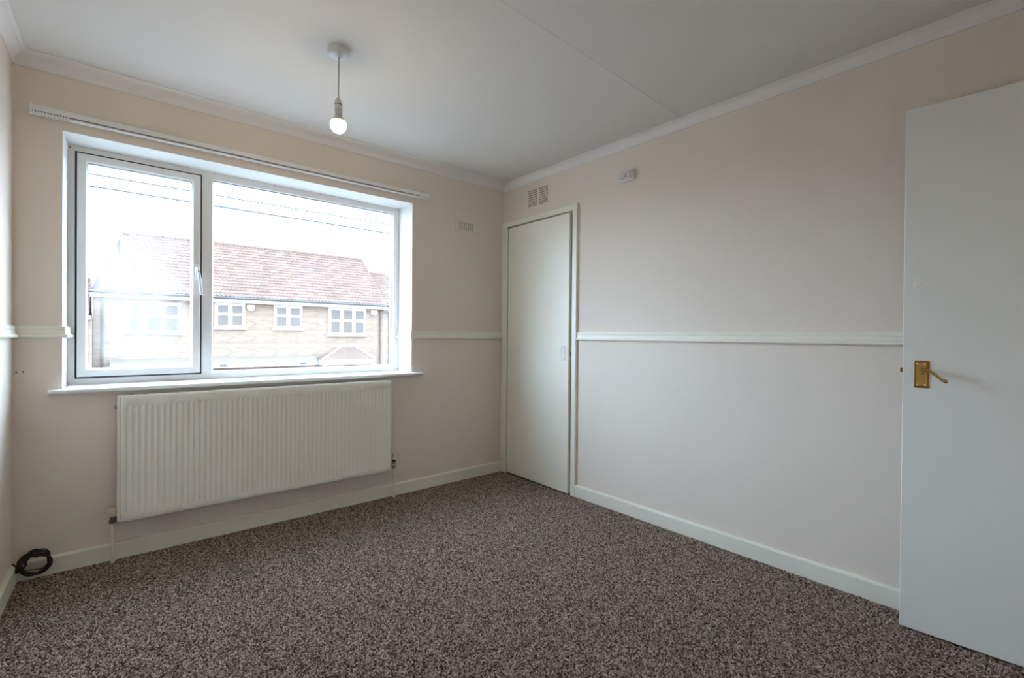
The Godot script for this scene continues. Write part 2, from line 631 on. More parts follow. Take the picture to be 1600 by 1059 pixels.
func build_trim() -> void:
	var S := "structure"
	# skirtings
	var st := new_st()
	sweep(st, skirting_profile(), [Vector3(lx(0), 0, 0), Vector3(0.0, 0, 0)])
	tag(obj("baseboard_window", st, "cream gloss"), "cream skirting board along the foot of the window wall, under the radiator", "skirting", "", S)
	st = new_st()
	sweep(st, skirting_profile(), [Vector3(0, 0, 0.786), Vector3(0, 0, ROOM_L)])
	tag(obj("baseboard_right", st, "cream gloss"), "cream skirting board along the long right wall up to the open door", "skirting", "", S)
	st = new_st()
	sweep(st, skirting_profile(), [Vector3(lx(ROOM_L), 0, ROOM_L), Vector3(lx(0), 0, 0)])
	tag(obj("baseboard_left", st, "cream gloss"), "short stretch of cream skirting board in the far left corner", "skirting", "", S)
	st = new_st()
	sweep(st, skirting_profile(), [Vector3(-0.90, 0, ROOM_L), Vector3(lx(ROOM_L), 0, ROOM_L)])
	tag(obj("baseboard_back", st, "cream gloss"), "skirting board on the wall behind the viewer", "skirting", "", S)
	# coving, one length for each wall
	var H := ROOM_H
	st = new_st()
	sweep(st, coving_profile(0.085, 0.05), [Vector3(lx(0), H, 0), Vector3(0, H, 0)])
	tag(obj("trim_1", st, "coving paint"), "white coving between ceiling and window wall", "coving", "", S)
	st = new_st()
	sweep(st, coving_profile(0.05, 0.05), [Vector3(0, H, 0), Vector3(0, H, ROOM_L)])
	tag(obj("trim_2", st, "coving paint"), "white coving between ceiling and long right wall", "coving", "", S)
	st = new_st()
	sweep(st, coving_profile(0.05, 0.05), [Vector3(lx(ROOM_L), H, ROOM_L), Vector3(lx(0), H, 0)])
	tag(obj("trim_3", st, "coving paint"), "white coving in the top left corner above the left wall", "coving", "", S)
	st = new_st()
	sweep(st, coving_profile(0.05, 0.05), [Vector3(0, H, ROOM_L), Vector3(lx(ROOM_L), H, ROOM_L)])
	tag(obj("trim_4", st, "coving paint"), "coving above the wall behind the viewer", "coving", "", S)
	# dado rail; it returns into the window opening on both sides
	var yd := 1.094
	var dp := dado_profile()
	st = new_st()
	sweep(st, dp, [Vector3(-0.92, yd, ROOM_L), Vector3(lx(ROOM_L), yd, ROOM_L), Vector3(lx(0), yd, 0), Vector3(-2.660, yd, 0), Vector3(-2.649, yd, -0.198)])
	tag(obj("trim_5", st, "cream gloss"), "short white dado rail from the left wall into the left side of the window opening", "dado rail", "", S)
	st = new_st()
	sweep(st, dp, [Vector3(-0.845, yd, -0.198), Vector3(-0.843, yd, 0), Vector3(-0.001, yd, 0)])
	tag(obj("trim_6", st, "cream gloss"), "white dado rail between the window opening and the cupboard door", "dado rail", "", S)
	st = new_st()
	sweep(st, dp, [Vector3(0, yd, 0.828), Vector3(0, yd, ROOM_L)])
	tag(obj("trim_7", st, "cream gloss"), "long white dado rail across the right wall from cupboard to open door", "dado rail", "", S)
	# window board with horns
	st = new_st()
	var nose := [Vector2(-0.26, 0.0), Vector2(-0.26, 0.020)]
	box(st, Vector3(-2.655, 0.834, -0.215), Vector3(-0.840, 0.854, 0.001))
	var pr := [Vector2(0.0, 0.0)]
	pr.append_array(arc(0.040, 0.010, 0.010, -90, 90, 8))
	pr.append(Vector2(0.0, 0.020))
	sweep(st, PackedVector2Array(pr), [Vector3(-2.706, 0.834, 0.0), Vector3(-0.775, 0.834, 0.0)])
	tag(obj("trim_8", st, "reveal paint"), "white window board with a rounded nose and projecting ends above the radiator", "window sill", "", S)

# ---------------------------------------------------------------- cupboard door
func build_cupboard_door() -> void:
	var d := thing("door_1", "narrow flush cream cupboard door in a plain frame in the far corner", "door", Vector3(0, 0, 0.42), 0, "structure")
	var o := Vector3(0, 0, -0.42)
	var st := new_st()
	box(st, Vector3(-0.020, 0, 0.0005) + o, Vector3(0.02, 2.003, 0.074) + o, 0.003)
	obj("jamb", st, "cream gloss", d)
	st = new_st()
	box(st, Vector3(-0.020, 0, 0.781) + o, Vector3(0.02, 2.003, 0.824) + o, 0.003)
	obj("jamb", st, "cream gloss", d)
	st = new_st()
	box(st, Vector3(-0.020, 2.003, 0.0005) + o, Vector3(0.02, 2.047, 0.824) + o, 0.003)
	obj("frame_head", st, "cream gloss", d)
	st = new_st()      # stops inside the frame
	box(st, Vector3(0.012, 0, 0.070) + o, Vector3(0.034, 2.003, 0.098) + o, 0.002)
	box(st, Vector3(0.012, 0, 0.765) + o, Vector3(0.034, 2.003, 0.782) + o, 0.002)
	box(st, Vector3(0.012, 1.985, 0.07) + o, Vector3(0.034, 2.003, 0.782) + o, 0.002)
	obj("door_stop", st, "cream gloss", d)
	# leaf hung on the left, standing a hair open
	var leaf := MeshInstance3D.new()
	leaf.name = "leaf"
	st = new_st()
	box(st, Vector3(-0.020, 0.014, 0.0), Vector3(0.008, 1.988, 0.685), 0.0025)
	st.generate_normals()
	leaf.mesh = st.commit()
	leaf.material_override = mats["cream gloss"]
	leaf.position = Vector3(0, 0, 0.088) + o
	leaf.rotation.y = -0.024
	d.add_child(leaf)
	st = new_st()
	var hz := 0.632
	var hy := 0.953
	var pts := []
	for c in [[0.020, 0.088, 0, 90], [0.008, 0.088, 90, 180], [0.008, 0.008, 180, 270], [0.020, 0.008, 270, 360]]:
		for v: Vector2 in arc(c[0] + 0.0, c[1], 0.009, c[2], c[3], 4):
			pts.append(Vector3(-0.034, hy + v.y, hz + v.x))
	tube(st, pts, 0.0028, 8, true)
	for yy: float in [0.006, 0.090]:
		tube(st, [Vector3(-0.018, hy + yy, hz + 0.014), Vector3(-0.034, hy + yy, hz + 0.014)], 0.003, 8)
	var hd := obj("handle", st, "bright chrome", leaf)
	hd.set_meta("label", "small chrome wire pull handle")
	st = new_st()
	box(st, Vector3(-0.012, 0.985, 0.685), Vector3(0.004, 1.010, 0.691), 0.001)
	obj("catch", st, "dull chrome", leaf)
	for yy: float in [0.25, 1.75]:
		st = new_st()
		tube(st, [Vector3(-0.020, yy - 0.03, 0.081) + o, Vector3(-0.020, yy + 0.03, 0.081) + o], 0.004, 8)
		obj("hinge", st, "cream gloss", d)

# ---------------------------------------------------------------- open door
func build_open_door() -> void:
	var d := thing("door_2", "plain white flush door standing wide open in the right foreground", "door", Vector3(-0.160, 0, 2.634), 0.065, "structure")
	var leaf := bx("leaf", Vector3(0, 0.012, 0), Vector3(0.036, 2.000, 0.762), "white door", d, 0.002)
	# brass lever handle on a plate
	var st := new_st()
	var y0 := 0.936
	var y1 := 1.039
	box(st, Vector3(-0.0025, y0, 0.0350), Vector3(0.0, y1, 0.0785), 0.001)
	var pl := obj("handle_plate", st, "old brass", d)
	pl.set_meta("label", "brass latch plate with a raised border")
	st = new_st()
	box(st, Vector3(-0.0042, y0 + 0.007, 0.0415), Vector3(-0.002, y1 - 0.007, 0.0720), 0.0015)
	obj("plate_face", st, "brass", pl)
	for yy: float in [y0 + 0.012, y1 - 0.011]:
		for zz: float in [0.044, 0.0655]:
			st = new_st()
			lathe(st, [Vector2(0, 0.0024), Vector2(0.0025, 0.0017), Vector2(0.0036, 0)], Transform3D(Basis(Vector3.BACK, PI / 2), Vector3(-0.0042, yy, zz)), 10)
			obj("screw", st, "polished screw", pl)
	st = new_st()
	lathe(st, [Vector2(0.0, 0.046), Vector2(0.006, 0.0455), Vector2(0.0085, 0.042), Vector2(0.0075, 0.034), Vector2(0.0065, 0.014), Vector2(0.009, 0.009), Vector2(0.0125, 0.006), Vector2(0.0125, 0.0)], Transform3D(Basis(Vector3.BACK, PI / 2), Vector3(-0.002, 1.001, 0.057)), 20)
	tube(st, smooth_path([Vector3(-0.041, 1.001, 0.054), Vector3(-0.043, 1.0035, 0.068), Vector3(-0.045, 1.003, 0.080), Vector3(-0.047, 0.996, 0.093), Vector3(-0.049, 0.984, 0.106), Vector3(-0.050, 0.974, 0.117), Vector3(-0.050, 0.969, 0.127), Vector3(-0.049, 0.970, 0.133)], 5), [0.007, 0.007, 0.007, 0.0065, 0.006, 0.0058, 0.0055, 0.0055, 0.0052, 0.005, 0.005, 0.005, 0.005, 0.005, 0.005, 0.005, 0.005, 0.005, 0.005, 0.005, 0.005, 0.005, 0.005, 0.005, 0.005, 0.0052, 0.0055, 0.006, 0.0065, 0.007, 0.0075, 0.0075, 0.007, 0.006, 0.005, 0.003], 12)
	var lv := obj("lever", st, "brass", d)
	lv.set_meta("label", "curved brass lever")
	st = new_st()
	lathe(st, [Vector2(0, 0.0022), Vector2(0.010, 0.0022), Vector2(0.0185, 0.0016), Vector2(0.0205, 0.0)], Transform3D(Basis(Vector3.BACK, PI / 2).scaled(Vector3(1, 0.95, 0.53)), Vector3(0.0, 1.334, 0.0395)), 28)
	obj("cover_disc", st, "white door", d)
	st = new_st()
	box(st, Vector3(0.008, 0.992, -0.009), Vector3(0.020, 1.010, 0.001), 0.003)
	obj("latch", st, "old brass", d)

# ---------------------------------------------------------------- radiator
func build_radiator() -> void:
	var r := thing("radiator", "long cream ribbed panel radiator hung under the window", "radiator", Vector3(-1.75, 0.207, 0.06))
	var o := -r.position
	var x0 := -2.449
	var x1 := -1.048
	var y0 := 0.207
	var y1 := 0.809
	var zf := 0.100
	# front panel: one pressing with 55 upright flutes
	var st := new_st()
	var xs := [x0, x0 + 0.006]
	var dep := [0.0, 0.0]
	var n := 55
	var pitch := (x1 - x0 - 0.030) / n
	for i in n:
		var c := x0 + 0.015 + pitch * (i + 0.5)
		for k in [[-0.44, 0.0], [-0.24, 0.75], [-0.12, 1.0], [0.12, 1.0], [0.24, 0.75], [0.44, 0.0]]:
			xs.append(c + pitch * k[0])
			dep.append(k[1])
	xs.append_array([x1 - 0.006, x1])
	dep.append_array([0.0, 0.0])
	var ys := [y0, y0 + 0.004, y0 + 0.031, y0 + 0.036, y0 + 0.041, y1 - 0.051, y1 - 0.046, y1 - 0.041, y1 - 0.004, y1]
	var ey := [0.0, 0.0, 0.0, 0.7, 1.0, 1.0, 0.7, 0.0, 0.0, 0.0]
	var pt := func(i: int, j: int) -> Vector3:
		var edge: float = 0.003 if i == 0 or i == xs.size() - 1 or j == 0 or j == ys.size() - 1 else 0.0
		return Vector3(xs[i], ys[j], zf - edge - 0.0042 * dep[i] * ey[j]) + o
	st.set_smooth_group(1)
	for i in xs.size() - 1:
		for j in ys.size() - 1:
			quad(st, pt.call(i, j), pt.call(i + 1, j), pt.call(i + 1, j + 1), pt.call(i, j + 1))
	st.set_smooth_group(-1)
	# folded edges and the back of the panel
	var zb := zf - 0.014
	for e in [[Vector3(x0, y0, 0), Vector3(x0, y1, 0)], [Vector3(x0, y1, 0), Vector3(x1, y1, 0)], [Vector3(x1, y1, 0), Vector3(x1, y0, 0)], [Vector3(x1, y0, 0), Vector3(x0, y0, 0)]]:
		var a: Vector3 = e[0] + o
		var b: Vector3 = e[1] + o
		var f := Vector3(0, 0, zf - 0.003)
		var bk := Vector3(0, 0, zb)
		quad(st, a + f, b + f, b + bk, a + bk)
	quad(st, Vector3(x1, y0, zb) + o, Vector3(x0, y0, zb) + o, Vector3(x0, y1, zb) + o, Vector3(x1, y1, zb) + o)
	obj("front_panel", st, "radiator enamel", r)
	bx("back_panel", Vector3(x0 + 0.01, y0 + 0.01, 0.030) + o, Vector3(x1 - 0.01, y1 - 0.01, 0.042) + o, "radiator enamel", r, 0.003)
	for s in 2:
		st = new_st()
		var xa := x0 - 0.013 if s == 0 else x1 - 0.001
		box(st, Vector3(xa, y0 + 0.004, 0.026) + o, Vector3(xa + 0.012 if s == 0 else x1 + 0.007, y1 - 0.002, zf - 0.006) + o, 0.003)
		obj("side_panel", st, "radiator enamel", r)
	# top grille: rim and cross bars
	st = new_st()
	box(st, Vector3(x0 - 0.012, y1 - 0.004, zf - 0.012) + o, Vector3(x1 + 0.006, y1 + 0.006, zf - 0.006) + o, 0.002)
	box(st, Vector3(x0 - 0.012, y1 - 0.004, 0.026) + o, Vector3(x1 + 0.006, y1 + 0.005, 0.032) + o, 0.002)
	var k := 110
	for i in k:
		var x := lerpf(x0, x1, (i + 0.5) / k)
		box(st, Vector3(x - 0.0035, y1 - 0.003, 0.030) + o, Vector3(x + 0.0035, y1 + 0.0035, zf - 0.010) + o)
	obj("top_grille", st, "radiator enamel", r)
	for x: float in [-2.2, -1.3]:
		bx("bracket", Vector3(x - 0.02, y0 + 0.05, 0.0) + o, Vector3(x + 0.02, y1 - 0.08, 0.031) + o, "radiator enamel", r)
	st = new_st()
	lathe(st, [Vector2(0, 0.014), Vector2(0.005, 0.014), Vector2(0.005, 0.010), Vector2(0.009, 0.010), Vector2(0.009, 0.0)], Transform3D(Basis(Vector3.BACK, PI / 2), Vector3(x0 - 0.012, y1 - 0.05, 0.055) + o), 12)
	obj("bleed_valve", st, "dull chrome", r)
	# left valve with its broad cream cap
	var px := -2.4775
	var pz := 0.055
	st = new_st()
	tube(st, [Vector3(px, 0.006, pz) + o, Vector3(px, 0.20, pz) + o], 0.0085, 14)
	var p := obj("pipe", st, "pipe paint", r)
	p.set_meta("label", "painted pipe at the left end")
	st = new_st()
	var base := Transform3D(Basis(), Vector3(px, 0.196, pz) + o)
	lathe(st, [Vector2(0.0, 0.036), Vector2(0.011, 0.036), Vector2(0.011, 0.020), Vector2(0.015, 0.018), Vector2(0.015, 0.004), Vector2(0.010, 0.0), Vector2(0.0, 0.0)], base, 6)
	tube(st, [Vector3(px + 0.008, 0.220, pz) + o, Vector3(x0 + 0.004, 0.220, pz) + o], 0.0075, 12)
	var v := obj("valve", st, "dark metal", r)
	st = new_st()
	lathe(st, [Vector2(0.0, 0.076), Vector2(0.010, 0.0755), Vector2(0.0185, 0.072), Vector2(0.0225, 0.064), Vector2(0.0215, 0.052), Vector2(0.018, 0.040), Vector2(0.012, 0.034), Vector2(0.0, 0.034)], base, 9)
	var cp := obj("valve_cap", st, "cream plastic", v)
	cp.set_meta("label", "faceted cream valve cap")
	# right valve, slimmer, with a stepped cap
	px = -1.0005
	st = new_st()
	tube(st, [Vector3(px, 0.006, pz) + o, Vector3(px, 0.225, pz) + o], 0.0075, 14)
	p = obj("pipe", st, "pipe paint", r)
	p.set_meta("label", "painted pipe at the right end")
	st = new_st()
	base = Transform3D(Basis(), Vector3(px, 0.205, pz) + o)
	lathe(st, [Vector2(0.0, 0.062), Vector2(0.014, 0.062), Vector2(0.0125, 0.050), Vector2(0.011, 0.040), Vector2(0.011, 0.026), Vector2(0.013, 0.022), Vector2(0.013, 0.006), Vector2(0.009, 0.0), Vector2(0.0, 0.0)], base, 12)
	tube(st, [Vector3(px - 0.006, 0.233, pz) + o, Vector3(x1 - 0.002, 0.233, pz) + o], 0.008, 12)
	v = obj("valve", st, "dull chrome", r)
	st = new_st()
	lathe(st, [Vector2(0.0115, 0.061), Vector2(0.0150, 0.060), Vector2(0.0135, 0.050), Vector2(0.0115, 0.048)], base, 18)
	obj("valve_collar", flip(st), "rubber", v)
	st = new_st()
	lathe(st, [Vector2(0.0, 0.106), Vector2(0.009, 0.1055), Vector2(0.011, 0.102), Vector2(0.011, 0.080), Vector2(0.0155, 0.078), Vector2(0.017, 0.064), Vector2(0.015, 0.061), Vector2(0.0, 0.061)], base, 18)
	cp = obj("valve_cap", st, "cream plastic", v)
	cp.set_meta("label", "stepped cream valve cap")

# ---------------------------------------------------------------- pendant
func build_pendant() -> void:
	var t := thing("pendant_lamp", "bare lit bulb on a short white flex from a round ceiling rose", "ceiling light", Vector3(-1.7357, ROOM_H, 0.9741))
	var st := new_st()
	lathe(st, [Vector2(0.0, -0.036), Vector2(0.007, -0.036), Vector2(0.009, -0.030), Vector2(0.038, -0.029), Vector2(0.043, -0.026), Vector2(0.0455, -0.018), Vector2(0.0465, 0.0)], Transform3D(), 40)
	obj("ceiling_rose", flip(st), "white plastic", t)
	st = new_st()
	tube(st, [Vector3(0, -0.034, 0), Vector3(0.0008, -0.10, 0), Vector3(0.0, -0.16, 0), Vector3(0.0, -0.215, 0)], 0.0033, 10)
	obj("flex", st, "flex", t)
	st = new_st()
	lathe(st, [Vector2(0.0, -0.207), Vector2(0.006, -0.208), Vector2(0.010, -0.214), Vector2(0.0155, -0.222), Vector2(0.0165, -0.232), Vector2(0.0165, -0.236), Vector2(0.0155, -0.237), Vector2(0.0155, -0.239), Vector2(0.017, -0.240), Vector2(0.017, -0.260), Vector2(0.0150, -0.261), Vector2(0.0150, -0.265), Vector2(0.0165, -0.266), Vector2(0.0160, -0.284), Vector2(0.0, -0.284)], Transform3D(), 28)
	var lh := obj("lampholder", flip(st), "white plastic", t)
	for yy: float in [-0.238, -0.263]:
		st = new_st()
		lathe(st, [Vector2(0.0150, yy + 0.0022), Vector2(0.0166, yy + 0.002), Vector2(0.0166, yy - 0.002), Vector2(0.0150, yy - 0.0022)], Transform3D(), 28)
		obj("lampholder_ring", flip(st), "cream plastic" if yy < -0.25 else "slot shade", lh)
	st = new_st()
	var pr := [Vector2(0.0300, -0.309)]
	for i in 13:
		var a := deg_to_rad(lerpf(28.0, -90.0, i / 12.0))
		pr.append(Vector2(0.0345 * cos(a), -0.327 + 0.0345 * sin(a)))
	lathe(st, pr, Transform3D(), 32)
	var b := obj("bulb", flip(st), "bulb glow", t)
	b.set_meta("label", "glowing warm white bulb")
	st = new_st()      # opaque collar between cap and glowing dome
	lathe(st, [Vector2(0.0, -0.283), Vector2(0.0135, -0.283), Vector2(0.0160, -0.290), Vector2(0.0225, -0.299), Vector2(0.0310, -0.3105), Vector2(0.0, -0.3105)], Transform3D(), 32)
	obj("bulb_collar", flip(st), "cream plastic", b)
	var l := OmniLight3D.new()
	l.name = "bulb_light"
	l.light_color = lin(1.0, 0.78, 0.48)
	l.light_energy = 0.038
	l.light_size = 0.03
	l.omni_range = 8.0
	l.omni_attenuation = 2.0
	l.shadow_enabled = true
	l.position = Vector3(0, -0.327, 0)
	t.add_child(l)

func flip(st: SurfaceTool) -> SurfaceTool:
	# a lathe drawn from top to bottom: turn its faces outwards
	var arr := st.commit_to_arrays()
	var v: PackedVector3Array = arr[Mesh.ARRAY_VERTEX]
	var out := new_st()
	out.set_smooth_group(1)
	for i in range(0, v.size(), 3):
		out.add_vertex(v[i])
		out.add_vertex(v[i + 2])
		out.add_vertex(v[i + 1])
	return out

# ---------------------------------------------------------------- small things
func build_small_things() -> void:
	# curtain track above the window
	var t := thing("curtain_track", "long slim white curtain track fixed above the window", "curtain track", Vector3(-1.74, 2.099, 0.0))
	var o := -t.position
	var st := new_st()
	sweep(st, PackedVector2Array([Vector2(0.016, 0.0), Vector2(0.034, 0.0), Vector2(0.036, 0.002), Vector2(0.036, 0.0085), Vector2(0.020, 0.0090), Vector2(0.020, 0.0145), Vector2(0.036, 0.0150), Vector2(0.036, 0.039), Vector2(0.034, 0.041), Vector2(0.016, 0.041)]), [Vector3(-2.760, 2.099, 0) + o, Vector3(-0.718, 2.099, 0) + o])
	obj("rail", st, "white plastic", t)
	bx("channel", Vector3(-2.755, 2.108, 0.019) + o, Vector3(-0.725, 2.114, 0.0215) + o, "slot shade", t, 0.0)
	for x: float in [-2.55, -2.05, -1.55, -1.05]:
		bx("bracket", Vector3(x - 0.012, 2.104, 0.0) + o, Vector3(x + 0.012, 2.134, 0.018) + o, "white plastic", t)
	for s in 2:
		bx("end_stop", Vector3(-2.768 if s == 0 else -0.722, 2.097, 0.012) + o, Vector3(-2.757 if s == 0 else -0.712, 2.141, 0.039) + o, "white plastic", t)
	var gm: Mesh
	for i in 22:
		var x := -2.752 + i * 0.0102 if i < 12 else -0.727 - (i - 12) * 0.0088
		if gm == null:
			st = new_st()
			box(st, Vector3(-0.0027, -0.005, -0.004), Vector3(0.0027, 0.013, 0.0025), 0.001)
			tube(st, [Vector3(0, -0.004, 0), Vector3(0, -0.010, 0)], 0.0022, 6)
			st.generate_normals()
			gm = st.commit()
		var g := MeshInstance3D.new()
		g.name = "glider"
		g.mesh = gm
		g.material_override = mats["white plastic"]
		g.position = Vector3(x, 2.101, 0.036) + o
		t.add_child(g, true)
	# plate vent on the window wall: seven upright slots
	t = thing("air_vent", "small painted air vent with upright slots, on the wall right of the window", "air vent", Vector3(-0.379, 1.919, 0))
	st = new_st()
	var px0 := -0.098
	var hw := 0.0053
	var cx := []
	for i in 7:
		cx.append(-0.058 + i * 0.0195)
	var edges := [px0]
	for c: float in cx:
		edges.append_array([c - hw, c + hw])
	edges.append(0.101)
	for i in range(0, edges.size(), 2):
		box(st, Vector3(edges[i], 0.012, 0.0), Vector3(edges[i + 1], 0.080, 0.006), 0.0)
	box(st, Vector3(px0, 0.0, 0.0), Vector3(0.101, 0.016, 0.006), 0.0)
	box(st, Vector3(px0, 0.074, 0.0), Vector3(0.101, 0.092, 0.006), 0.0)
	box(st, Vector3(-0.0055, 0.037, 0.001), Vector3(0.0065, 0.055, 0.007), 0.001)
	obj("vent_plate", st, "wall paint", t)
	st = new_st()
	box(st, Vector3(-0.075, 0.010, 0.0), Vector3(0.075, 0.082, 0.0012))
	obj("vent_backing", st, "painted recess", t)
	# louvred vent over the cupboard door: two columns of eight slots
	t = thing("air_vent", "painted louvre vent with two columns of level slots above the cupboard door", "air vent", Vector3(0, 2.108, 0.413))
	st = new_st()
	box(st, Vector3(-0.0025, 0.0, -0.125), Vector3(0.0, 0.148, 0.128), 0.001)
	obj("vent_plate", st, "wall paint", t)
	for c: float in [-0.060, 0.058]:
		for i in 8:
			var yy := 0.017 + i * 0.0165
			st = new_st()
			box(st, Vector3(-0.0032, yy - 0.0035, c - 0.047), Vector3(-0.002, yy + 0.0035, c + 0.047))
			obj("slot", st, "dusty slot", t)
			st = new_st()
			box(st, Vector3(-0.004, -0.0022, -0.048), Vector3(0.004, 0.0022, 0.048), 0.0005, Transform3D(Basis(Vector3.BACK, 0.6), Vector3(-0.0045, yy + 0.0050, c)))
			obj("louvre", st, "wall paint", t)
	# detector box high on the right wall
	t = thing("wall_detector", "small white plastic detector box with a round button, high on the right wall", "detector", Vector3(0, 2.098, 1.236))
	st = new_st()
	box(st, Vector3(-0.026, 0.0, -0.054), Vector3(0.0, 0.068, 0.056), 0.008)
	obj("casing", st, "pink white plastic", t)
	st = new_st()
	lathe(st, [Vector2(0.0, 0.0015), Vector2(0.009, 0.0015), Vector2(0.012, 0.003), Vector2(0.016, 0.003), Vector2(0.018, 0.0)], Transform3D(Basis(Vector3.BACK, PI / 2), Vector3(-0.026, 0.033, -0.026)), 24)
	obj("button", st, "pink white plastic", t)
	st = new_st()
	lathe(st, [Vector2(0.0155, 0.0), Vector2(0.0155, 0.0026), Vector2(0.0185, 0.0026), Vector2(0.0195, 0.0)], Transform3D(Basis(Vector3.BACK, PI / 2), Vector3(-0.0258, 0.033, -0.026)), 24)
	obj("button_ring", st, "painted recess", t)
	for i in 3:
		st = new_st()
		box(st, Vector3(-0.0275, 0.022 + i * 0.0105, -0.004), Vector3(-0.026, 0.028 + i * 0.0105, 0.004), 0.0005)
		obj("indicator", st, "grey print", t)
	for i in 5:
		st = new_st()
		box(st, Vector3(-0.0268, 0.014 + i * 0.0095, 0.014), Vector3(-0.0258, 0.017 + i * 0.0095, 0.042), 0.0)
		obj("sounder_slot", st, "painted recess", t)
	# coil of cable against the skirting in the left corner
	t = thing("cable_coil", "coil of thin dark cables lying against the skirting in the left corner", "cable", Vector3(-2.744, 0.0, 0.045))
	for k in 9:
		st = new_st()
		var pts := []
		var r0 := rng.randf_range(0.040, 0.054)
		var c0 := Vector3(rng.randf_range(-0.004, 0.004), 0.080 + rng.randf_range(-0.004, 0.004), rng.randf_range(-0.006, 0.010))
		var ph := rng.randf() * TAU
		var w1 := rng.randf_range(0.003, 0.006)
		var m := rng.randi_range(2, 4)
		for i in 48:
			var a := TAU * i / 48.0
			var r := r0 + w1 * sin(a * m + ph) + 0.003 * cos(a * (m + 1) - ph * 2.0)
			pts.append(c0 + Vector3(cos(a) * r, sin(a) * r * 1.02, 0.006 * sin(a * (m + 1) + ph)))
		tube(st, pts, [0.0036, 0.0030, 0.0042][k % 3], 8, true)
		obj("cable", st, ["black cable", "black cable", "red brown cable", "black cable", "grey cable"][k % 5], t)
	for k in 3:
		st = new_st()
		tube(st, smooth_path([Vector3(-0.072, 0.070 + 0.010 * k, -0.020), Vector3(-0.060, 0.072 + 0.006 * k, 0.0), Vector3(-0.050, 0.084 + 0.012 * k, 0.006), Vector3(-0.030, 0.112 + 0.006 * k, 0.008), Vector3(0.004, 0.130 - 0.003 * k, 0.004), Vector3(0.038, 0.116, 0.002 + 0.004 * k)]), 0.0038, 8)
		obj("cable", st, ["black cable", "grey cable", "black cable"][k], t)
	st = new_st()
	tube(st, smooth_path([Vector3(-0.058, 0.060, 0.010), Vector3(-0.050, 0.080, 0.013), Vector3(-0.046, 0.098, 0.012), Vector3(-0.05, 0.102, 0.004)]), 0.010, 8)
	obj("cable_tie", st, "black cable", t)

# ---------------------------------------------------------------- carpet
func build_carpet() -> void:
	var f := thing("floor", "fitted carpet of flecked dark brown loop pile covering the whole floor", "carpet", Vector3.ZERO, 0, "structure")
	bx("carpet_backing", Vector3(-3.1, -0.12, -0.02), Vector3(0.06, 0.0, ROOM_L + 0.2), "carpet backing", f, 0.0)
	# the loop pile: some 350,000 tufts
	var st := new_st()
	st.set_smooth_group(1)
	var rows := [[0.0031, -0.001], [0.0033, 0.0022], [0.0019, 0.0046]]
	var sg := 5
	for s in sg:
		var a := TAU * s / sg
		var b := TAU * (s + 1) / sg
		for k in 2:
			var p: Array = rows[k]
			var q: Array = rows[k + 1]
			quad(st, Vector3(cos(a) * p[0], p[1], sin(a) * p[0]), Vector3(cos(a) * q[0], q[1], sin(a) * q[0]), Vector3(cos(b) * q[0], q[1], sin(b) * q[0]), Vector3(cos(b) * p[0], p[1], sin(b) * p[0]))
		tri(st, Vector3(0, 0.0054, 0), Vector3(cos(b) * 0.0019, 0.0046, sin(b) * 0.0019), Vector3(cos(a) * 0.0019, 0.0046, sin(a) * 0.0019))
	st.generate_normals()
	var mm := MultiMesh.new()
	mm.transform_format = MultiMesh.TRANSFORM_3D
	mm.use_colors = true
	mm.mesh = st.commit()
	var pitch := 0.0052
	var nx := int(2.80 / pitch)
	var nz := int((ROOM_L - 0.02) / pitch)
	mm.instance_count = nx * nz
	var wool := [Color(0.070, 0.045, 0.034), Color(0.22, 0.155, 0.122), Color(0.38, 0.285, 0.23), Color(0.58, 0.46, 0.385)]
	var r := RandomNumberGenerator.new()
	r.seed = 21
	var k := 0
	for i in nx:
		for j in nz:
			var x := -0.022 - (i + 0.5 * (j % 2)) * pitch + r.randf_range(-0.0011, 0.0011)
			var z := 0.020 + j * pitch + r.randf_range(-0.0011, 0.0011)
			var s := r.randf_range(0.85, 1.2)
			var u := r.randf()
			var c: Color = wool[0] if u < 0.22 else wool[1] if u < 0.55 else wool[2] if u < 0.86 else wool[3]
			mm.set_instance_transform(k, Transform3D(Basis.from_euler(Vector3(r.randf_range(-0.3, 0.3), r.randf() * TAU, r.randf_range(-0.3, 0.3))).scaled(Vector3(s, s * r.randf_range(0.8, 1.15), s)), Vector3(x, 0, z)))
			mm.set_instance_color(k, c * r.randf_range(0.85, 1.15))
			k += 1
	var o := MultiMeshInstance3D.new()
	o.name = "carpet_pile"
	o.multimesh = mm
	o.material_override = mats["carpet wool"]
	o.set_meta("kind", "stuff")
	f.add_child(o)

# ---------------------------------------------------------------- outside
func far_window(house: Node3D, x0: float, x1: float, y0: float, y1: float, z: float, cols: int) -> void:
	var st := new_st()
	ring(st, x0, x1, y0, y1, PackedVector2Array([Vector2(0, z - 0.05), Vector2(0, z + 0.05), Vector2(0.10, z + 0.05), Vector2(0.10, z - 0.05)]))
	var cw := (x1 - x0) / cols
	for i in range(1, cols):
		box(st, Vector3(x0 + cw * i - 0.075, y0 + 0.05, z - 0.04), Vector3(x0 + cw * i + 0.075, y1 - 0.05, z + 0.048))
	var ym := y0 + (y1 - y0) * 0.54
	box(st, Vector3(x0 + 0.05, ym - 0.05, z - 0.04), Vector3(x1 - 0.05, ym + 0.05, z + 0.046))
	box(st, Vector3(x0 - 0.06, y0 - 0.07, z - 0.05), Vector3(x1 + 0.06, y0, z + 0.12))
	var w := obj("window", st, "white joinery", house)
	for i in cols:
		for j in 2:
			st = new_st()
			box(st, Vector3(x0 + cw * i + 0.06, (y0 + 0.06 if j == 0 else ym + 0.04), z), Vector3(x0 + cw * (i + 1) - 0.06, (ym - 0.04 if j == 0 else y1 - 0.06), z + 0.015))
			obj("pane", st, "far glass", w)

